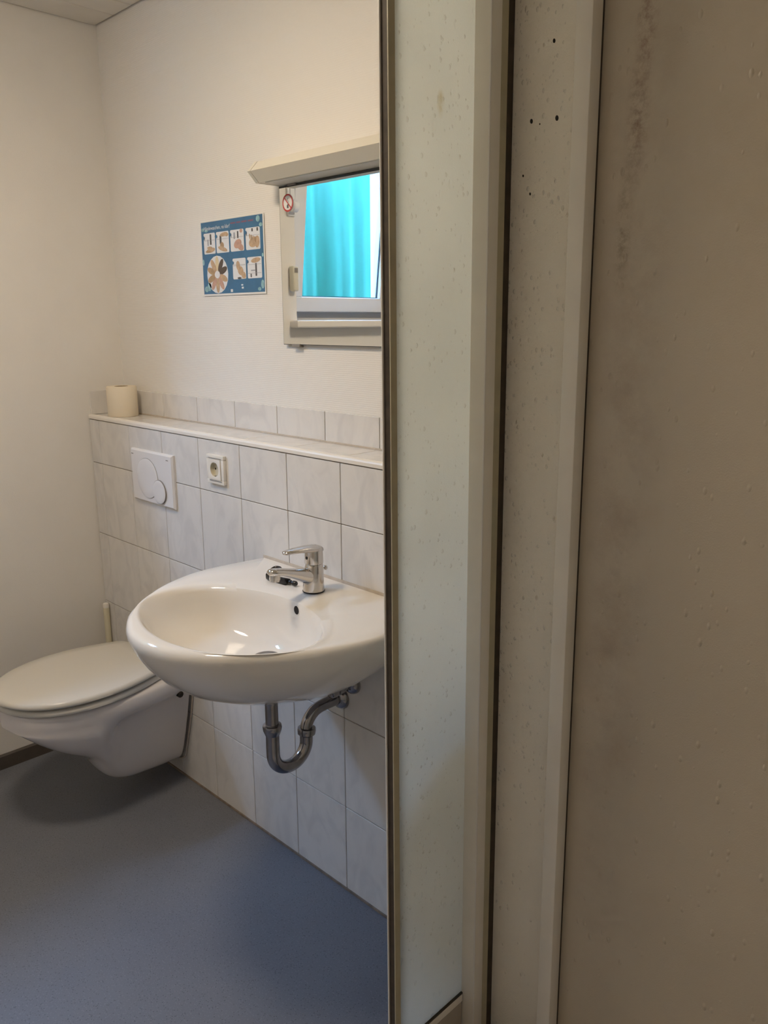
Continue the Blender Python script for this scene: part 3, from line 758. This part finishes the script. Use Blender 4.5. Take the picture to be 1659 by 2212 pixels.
# ------------------------------------------------------------------ hand washing poster
PX0, PX1, PZ0, PZ1 = .535, .836, 1.534, 1.739
YP = YB-.0025
t = thing('poster', (.686, YB, PZ0), 'laminated blue hand washing poster on the wall left of the mirror', 'poster')
new_obj('sheet', B(PX0, PX1, YP-.0003, YP+.0003, PZ0, PZ1), 'laminate', t)
def S(s, tt): return (PX0+.003+(PX1-PX0-.008)*s, PZ1-.002-(PZ1-PZ0-.007)*tt)
def rect(bm, s0, t0, s1, t1, lay, mi=0, bev=0):
    a = S(s0, t0); b_ = S(s1, t1); y = YP-.0003-.0002*lay
    x0_, x1_, z0_, z1_ = a[0], b_[0], b_[1], a[1]
    if bev:
        r = bev; pts = []
        for cx, cz, a0 in ((x1_-r, z1_-r, 0), (x0_+r, z1_-r, 90), (x0_+r, z0_+r, 180), (x1_-r, z0_+r, 270)):
            for k in range(4):
                an = math.radians(a0+k*30); pts.append(Vector((cx+r*math.cos(an), y, cz+r*math.sin(an))))
        loft(bm, [pts, [p-Vector((0, .0002, 0)) for p in pts]], mi=mi)
    else:
        box(bm, x0_, x1_, y-.0002, y, z0_, z1_, mi)
def ell(bm, s, tt, rs_, rt_, lay, mi=0, ang=0):
    c = S(s, tt); y = YP-.0003-.0002*lay
    n0 = len(bm.faces)
    disc(bm, c[0], c[1], y, rs_*(PX1-PX0), .0002, 20, rt_*(PZ1-PZ0), ang)
    bm.faces.ensure_lookup_table()
    for f in bm.faces[n0:]: f.material_index = mi
bm = bmesh.new(); rect(bm, 0, 0, 1, 1, 0); bp_ = new_obj('blue_print', bm, 'poster_blue', t)
bm = bmesh.new()
for s, tt, a, b_ in ((.03, .10, .03, .03), (.09, .12, .035, .02), (.93, .05, .035, .05), (.97, .13, .03, .03), (.015, .55, .02, .05), (.05, .93, .04, .05), (.10, .90, .04, .07), (.97, .90, .03, .07), (.92, .96, .03, .03), (.985, .52, .015, .03)):
    ell(bm, s, tt, a*.8, b_*.8, 1)
new_obj('bubbles', bm, 'poster_aqua', t)['kind'] = 'stuff'
PM = ['print_white', 'print_grey', 'print_dark', 'skin_a', 'skin_b', 'skin_c']
cards = [(.04, .153, .235, .44), (.255, .153, .465, .44), (.49, .153, .705, .44), (.735, .153, .955, .44), (.51, .535, .72, .815), (.745, .535, .965, .815)]
for k, (s0, t0, s1, t1) in enumerate(cards):
    bm = bmesh.new(); rect(bm, s0, t0, s1, t1, 1, 0, .004); ds = s1-s0; dt = t1-t0
    L = lambda a, b_: (s0+ds*a, t0+dt*b_)
    cd_ = new_obj('picture_card', bm, 'print_white', t)
    bm = bmesh.new()
    def r_(a, b_, c, d, mi, lay=2): rect(bm, s0+ds*a, t0+dt*b_, s0+ds*c, t0+dt*d, lay, mi)
    def e_(a, b_, ra, rb, mi, lay=3, ang=0): ell(bm, s0+ds*a, t0+dt*b_, ds*ra, dt*rb, lay, mi, ang)
    r_(.04, .34, .96, .355, 1)
    if k in (0, 2, 3): r_(.04, .18, .10, .34, 1)
    if k == 0:
        r_(.55, .06, .68, .56, 2); r_(.33, .30, .42, .6, 1); e_(.5, .70, .22, .06, 3); e_(.6, .82, .36, .11, 3, 4, .1); e_(.35, .88, .2, .05, 5, 5)
    if k == 1:
        r_(.28, .18, .42, .58, 2); e_(.62, .14, .30, .09, 3, 3, .1); e_(.85, .17, .13, .08, 3, 4); e_(.45, .66, .15, .16, 5); e_(.5, .82, .36, .10, 3, 4, -.25)
    if k == 2:
        r_(.25, .12, .36, .42, 1); r_(.52, .08, .62, .40, 2); e_(.82, .08, .10, .09, 4); e_(.55, .66, .28, .19, 4, 4, .3); e_(.75, .82, .22, .15, 4, 5, -.4)
    if k == 3:
        r_(.42, .04, .52, .18, 2); r_(.78, .03, .88, .18, 2); e_(.55, .66, .32, .22, 3, 3, .2); e_(.80, .66, .16, .26, 3, 4, -.1)
        for q_ in range(4): e_(.30+.13*q_, .40+.05*q_, .04, .13, 5 if q_ % 2 else 3, 5+q_, .2)
    if k == 4:
        r_(.04, .30, .96, .315, 1); e_(.42, .35, .14, .22, 3, 3, .2); e_(.60, .60, .22, .20, 3, 4, -.6); e_(.82, .82, .16, .15, 3, 5, -.5); e_(.5, .95, .14, .045, 2, 6)
    if k == 5:
        r_(.55, .30, .66, .90, 2); r_(.20, .78, .28, .95, 2); r_(.25, .60, .56, .66, 1, 3); e_(.60, .16, .32, .11, 3, 3, .1); r_(.04, .75, .96, .765, 1, 4)
    new_obj('picture', bm, PM, cd_)
    bm = bmesh.new(); ell(bm, s0+ds*.02, t0+dt*.20, ds*.09, dt*.08, 9); new_obj('step_number_dot', bm, 'poster_blue', cd_)
bm = bmesh.new(); ell(bm, .25, .733, .175, .253, 1); ov = new_obj('oval_picture', bm, 'print_white', t)
bm = bmesh.new()
oc = S(.25, .733)
PM2 = ['skin_a', 'skin_b', 'skin_c', 'skin_d', 'skin_e', 'print_white']
for k, (deg, mi, l) in enumerate(((90, 4, .036), (55, 3, .036), (20, 3, .032), (-20, 0, .030), (-55, 1, .035), (-90, 0, .038), (-125, 1, .036), (-160, 2, .030), (160, 2, .030), (125, 0, .035))):
    a = math.radians(deg); ra = .034 if abs(deg) > 70 and abs(deg) < 110 else .030
    cx = oc[0]+math.cos(a)*.031; cz = oc[1]+math.sin(a)*.030
    n0 = len(bm.faces); disc(bm, cx, cz, YP-.0008-.00005*k, .0205, .0002, 16, .0088, a); bm.faces.ensure_lookup_table()
    for f in bm.faces[n0:]: f.material_index = mi
n0 = len(bm.faces); disc(bm, oc[0], oc[1], YP-.0014, .013, .0002, 20, .010); bm.faces.ensure_lookup_table()
for f in bm.faces[n0:]: f.material_index = 5
new_obj('hands_in_circle', bm, PM2, ov)
for a_ in ((.46, .945, .495, .985), (.635, .885, .665, .905), (.64, .92, .672, .945)):
    bm = bmesh.new(); rect(bm, *a_, 1); new_obj('logo_mark', bm, 'print_white', t)
bm = bmesh.new()
for s0, s1, dz in ((.50, .58, 0), (.595, .66, 0), (.675, .76, 0), (.775, .86, 0)):
    rect(bm, s0, .050, s1, .072, 1)
new_obj('red_lettering', bm, 'poster_red', t)
tc_ = bpy.data.curves.new('heading', 'FONT'); tc_.body = 'H\u00e4ndewaschen, na klar!'; tc_.size = .0125; tc_.shear = .12; tc_.extrude = .0001
to = bpy.data.objects.new('heading_tmp', tc_); COL.objects.link(to)
dg = bpy.context.evaluated_depsgraph_get(); dg.update()
me = bpy.data.meshes.new_from_object(to.evaluated_get(dg)); bpy.data.objects.remove(to)
w_ = max(v.co.x for v in me.vertices); k_ = .43*(PX1-PX0)/w_
hx, hz = S(.045, .112)
me.transform(Matrix.Translation((hx, YP-.0009, hz)) @ Matrix.Rotation(PI/2, 4, 'X') @ Matrix.Diagonal((k_, 1.15, 1, 1)))
me.materials.clear(); me.materials.append(MATS['print_white'])
ho = bpy.data.objects.new('heading', me); COL.objects.link(ho); ho.parent = t; ho.matrix_parent_inverse = Matrix.Translation(-t.location)

# ================================================================== SHOWER
PXI, YS = 1.775, -.093             # inner face of the side board, face of the back boards
HS, HT, Z0 = 2.10, .115, .019       # top of the boards, curb under the side board, tray floor
panel_mat('shower_side', (.87, .89, .86), .76, [((PXI, -.235, 1.78), (.05, .010, .022), .9, (.56, .46, .20), 18)], .9, 60, depth=.003)
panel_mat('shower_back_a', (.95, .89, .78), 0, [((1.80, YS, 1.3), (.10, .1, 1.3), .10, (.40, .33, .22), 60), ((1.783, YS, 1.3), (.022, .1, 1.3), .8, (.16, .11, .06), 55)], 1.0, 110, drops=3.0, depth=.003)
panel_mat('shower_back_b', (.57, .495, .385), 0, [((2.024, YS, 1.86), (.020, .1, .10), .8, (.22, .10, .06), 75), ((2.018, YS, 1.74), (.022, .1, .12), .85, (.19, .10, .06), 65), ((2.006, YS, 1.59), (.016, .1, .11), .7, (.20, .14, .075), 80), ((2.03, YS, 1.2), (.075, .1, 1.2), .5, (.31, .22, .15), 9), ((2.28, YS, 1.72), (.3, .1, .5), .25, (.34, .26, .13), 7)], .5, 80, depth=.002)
def lean(o):
    """the whole cubicle stands very slightly out of plumb"""
    for v in o.data.vertices:
        v.co.x -= .0080*(v.co.z-1.0)
    return o
t = thing('shower_cubicle', (PXI, YS, 0), 'off-white shower cubicle boards with profiles and stained rear boards', 'shower cubicle')
sp = new_obj('side_board', B(PXI-.011, PXI, -.3364, -.1166, HT+.016, HS), 'shower_side', t); lean(sp)
# edge profile at the opening: light lip, dark channel, olive inner leg
lean(new_obj('edge_lip', B(PXI-.0170, PXI-.0140, -.3508, -.330, HT, HS, bevel=.0006, seg=1), 'white_trim', t))
lean(new_obj('edge_seal', B(PXI-.0140, PXI-.001, -.348, -.3375, HT, HS), 'shower_seal', t))
lean(new_obj('edge_profile', B(PXI-.001, PXI+.002, -.3492, -.3355, HT, HS, bevel=.0006, seg=1), 'shower_frame_olive', t))
# corner post
lean(new_obj('corner_post', B(PXI, 1.8078, -.1571, -.1289, Z0, HS, bevel=.0025), 'shower_frame', t, True, 40))
lean(new_obj('corner_post_lip', B(1.8052, 1.8085, -.1576, -.1545, Z0, HS, bevel=.0006, seg=1), 'white_trim', t))
lean(new_obj('corner_post_return', B(1.783, 1.8064, -.1289, -.112, Z0, HS), 'shower_frame_olive', t))  # side face of the post, its shade put into the darker olive colour
lean(new_obj('corner_seal', B(1.757, 1.804, -.112, -.0925, Z0, HS), 'shower_seal', t))
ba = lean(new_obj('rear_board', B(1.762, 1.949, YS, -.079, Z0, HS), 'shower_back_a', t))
lean(new_obj('joint_post', B(1.9347, 1.963, -.125, -.0968, Z0, HS, bevel=.0022), 'shower_frame', t, True, 40))
lean(new_obj('joint_seal', B(1.938, 1.9625, -.0985, YS+.001, Z0, HS), 'shower_seal', t))
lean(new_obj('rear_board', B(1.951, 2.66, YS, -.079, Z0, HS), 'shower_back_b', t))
lean(new_obj('bottom_rail', B(PXI-.013, PXI+.006, -.342, -.158, HT, HT+.016, bevel=.002), 'shower_frame', t))
lean(new_obj('bottom_seal', B(PXI+.0002, PXI+.0042, -.3364, -.157, HT+.016, HT+.0195), 'shower_seal', t))
# screw holes in the rear board
for u, v, r in ((1197, 88, .0028), (1148, 262, .0032), (1203, 255, .0036), (1130, 380, .0018), (1145, 419, .0020), (1166, 268, .0012)):
    d = ray(u, v); k = (YS-.0002-CAM.y)/d.y; p = CAM+d*k
    bm = bmesh.new(); disc(bm, p.x, p.z, YS+.0002, r*.8, .0006, 14, r*1.15, .2)
    new_obj('screw_hole', bm, 'dark_hole', t)
# beads of paint / dried water on the boards
def blobs(name, material, n, pos, rmin, rmax, nrm):
    bm = bmesh.new(); nrm = Vector(nrm); up = Vector((0, 0, 1)); sd = nrm.cross(up)
    for _ in range(n):
        c = pos(); r = rmin+(rmax-rmin)*random.random()**3; ra = r*(.7+.3*random.random()); h = r*.45
        rs = [[c+sd*ra*math.cos(a)+up*r*1.3*math.sin(a) for a in [2*PI*i/8 for i in range(8)]]]
        rs.append([c+nrm*h*.75+(q_-c)*.65 for q_ in rs[0]])
        R_ = [[bm.verts.new(q_) for q_ in k] for k in rs]; top = bm.verts.new(c+nrm*h)
        for i in range(8):
            j = (i+1) % 8; bm.faces.new((R_[0][i], R_[0][j], R_[1][j], R_[1][i])); bm.faces.new((R_[1][i], R_[1][j], top))
    o = new_obj(name, bm, material, t, True); o['kind'] = 'stuff'; lean(o); return o
def drop_mat():
    m, nt, b = node_mat('clear_drop'); nt.nodes.remove(b)
    out = nt.nodes['Material Output']
    tr = nt.nodes.new('ShaderNodeBsdfTransparent'); gl_ = nt.nodes.new('ShaderNodeBsdfGlossy'); gl_.inputs['Roughness'].default_value = .18
    lw = nt.nodes.new('ShaderNodeLayerWeight'); lw.inputs['Blend'].default_value = .45
    mr = nt.nodes.new('ShaderNodeMapRange'); mr.inputs[3].default_value = .12; mr.inputs[4].default_value = .75
    nt.links.new(lw.outputs['Facing'], mr.inputs[0])
    mx = nt.nodes.new('ShaderNodeMixShader'); nt.links.new(mr.outputs[0], mx.inputs[0]); nt.links.new(tr.outputs[0], mx.inputs[1]); nt.links.new(gl_.outputs[0], mx.inputs[2])
    nt.links.new(mx.outputs[0], out.inputs['Surface']); MATS['drop_paint'] = m
drop_mat()
def pos_side():
    return Vector((PXI, -.334+.17*random.random(), .3+1.75*random.random()))
blobs('water_drops', 'drop_paint', 620, pos_side, .0012, .0036, (1, 0, 0))
def pos_back():
    x = 1.785+.15*random.random()**1.8
    return Vector((x, YS, .5+1.55*random.random()**.8))
blobs('water_drops', 'drop_paint', 900, pos_back, .0009, .0034, (0, -1, 0))

t = thing('shower_tray', (2.2, -.45, 0), 'low beige shower tray on the floor inside the cubicle', 'shower tray')
bm = bmesh.new()
x0, x1, y0, y1 = 1.750, 2.66, -.98, -.074
def rr_(i, z, r=.03):
    pts = []
    for cx, cy_, a0 in ((x1-i-r, y1-i-r, 0), (x0+i+r, y1-i-r, 90), (x0+i+r, y0+i+r, 180), (x1-i-r, y0+i+r, 270)):
        for k in range(5):
            an = math.radians(a0+k*22.5); pts.append(Vector((cx+r*math.cos(an), cy_+r*math.sin(an), z)))
    return pts
loft(bm, [rr_(0, .0005), rr_(0, .016), rr_(.002, .0185), rr_(.10, .0185), rr_(.12, .0170), rr_(.4, .0160)])
new_obj('tray', bm, 'tray_acrylic', t, True, 50)
lean(new_obj('curb', B(PXI-.016, PXI+.004, -.352, -.158, .0188, HT-.0004, bevel=.003), 'tray_acrylic', t))
bm = bmesh.new(); lathe(bm, (2.2, -.52, .0162), (0, 0, 1), [(.045, 0), (.046, .003), (.03, .004), (.001, .004)], 32); new_obj('tray_drain', bm, 'trap_chrome', t, True, 40)
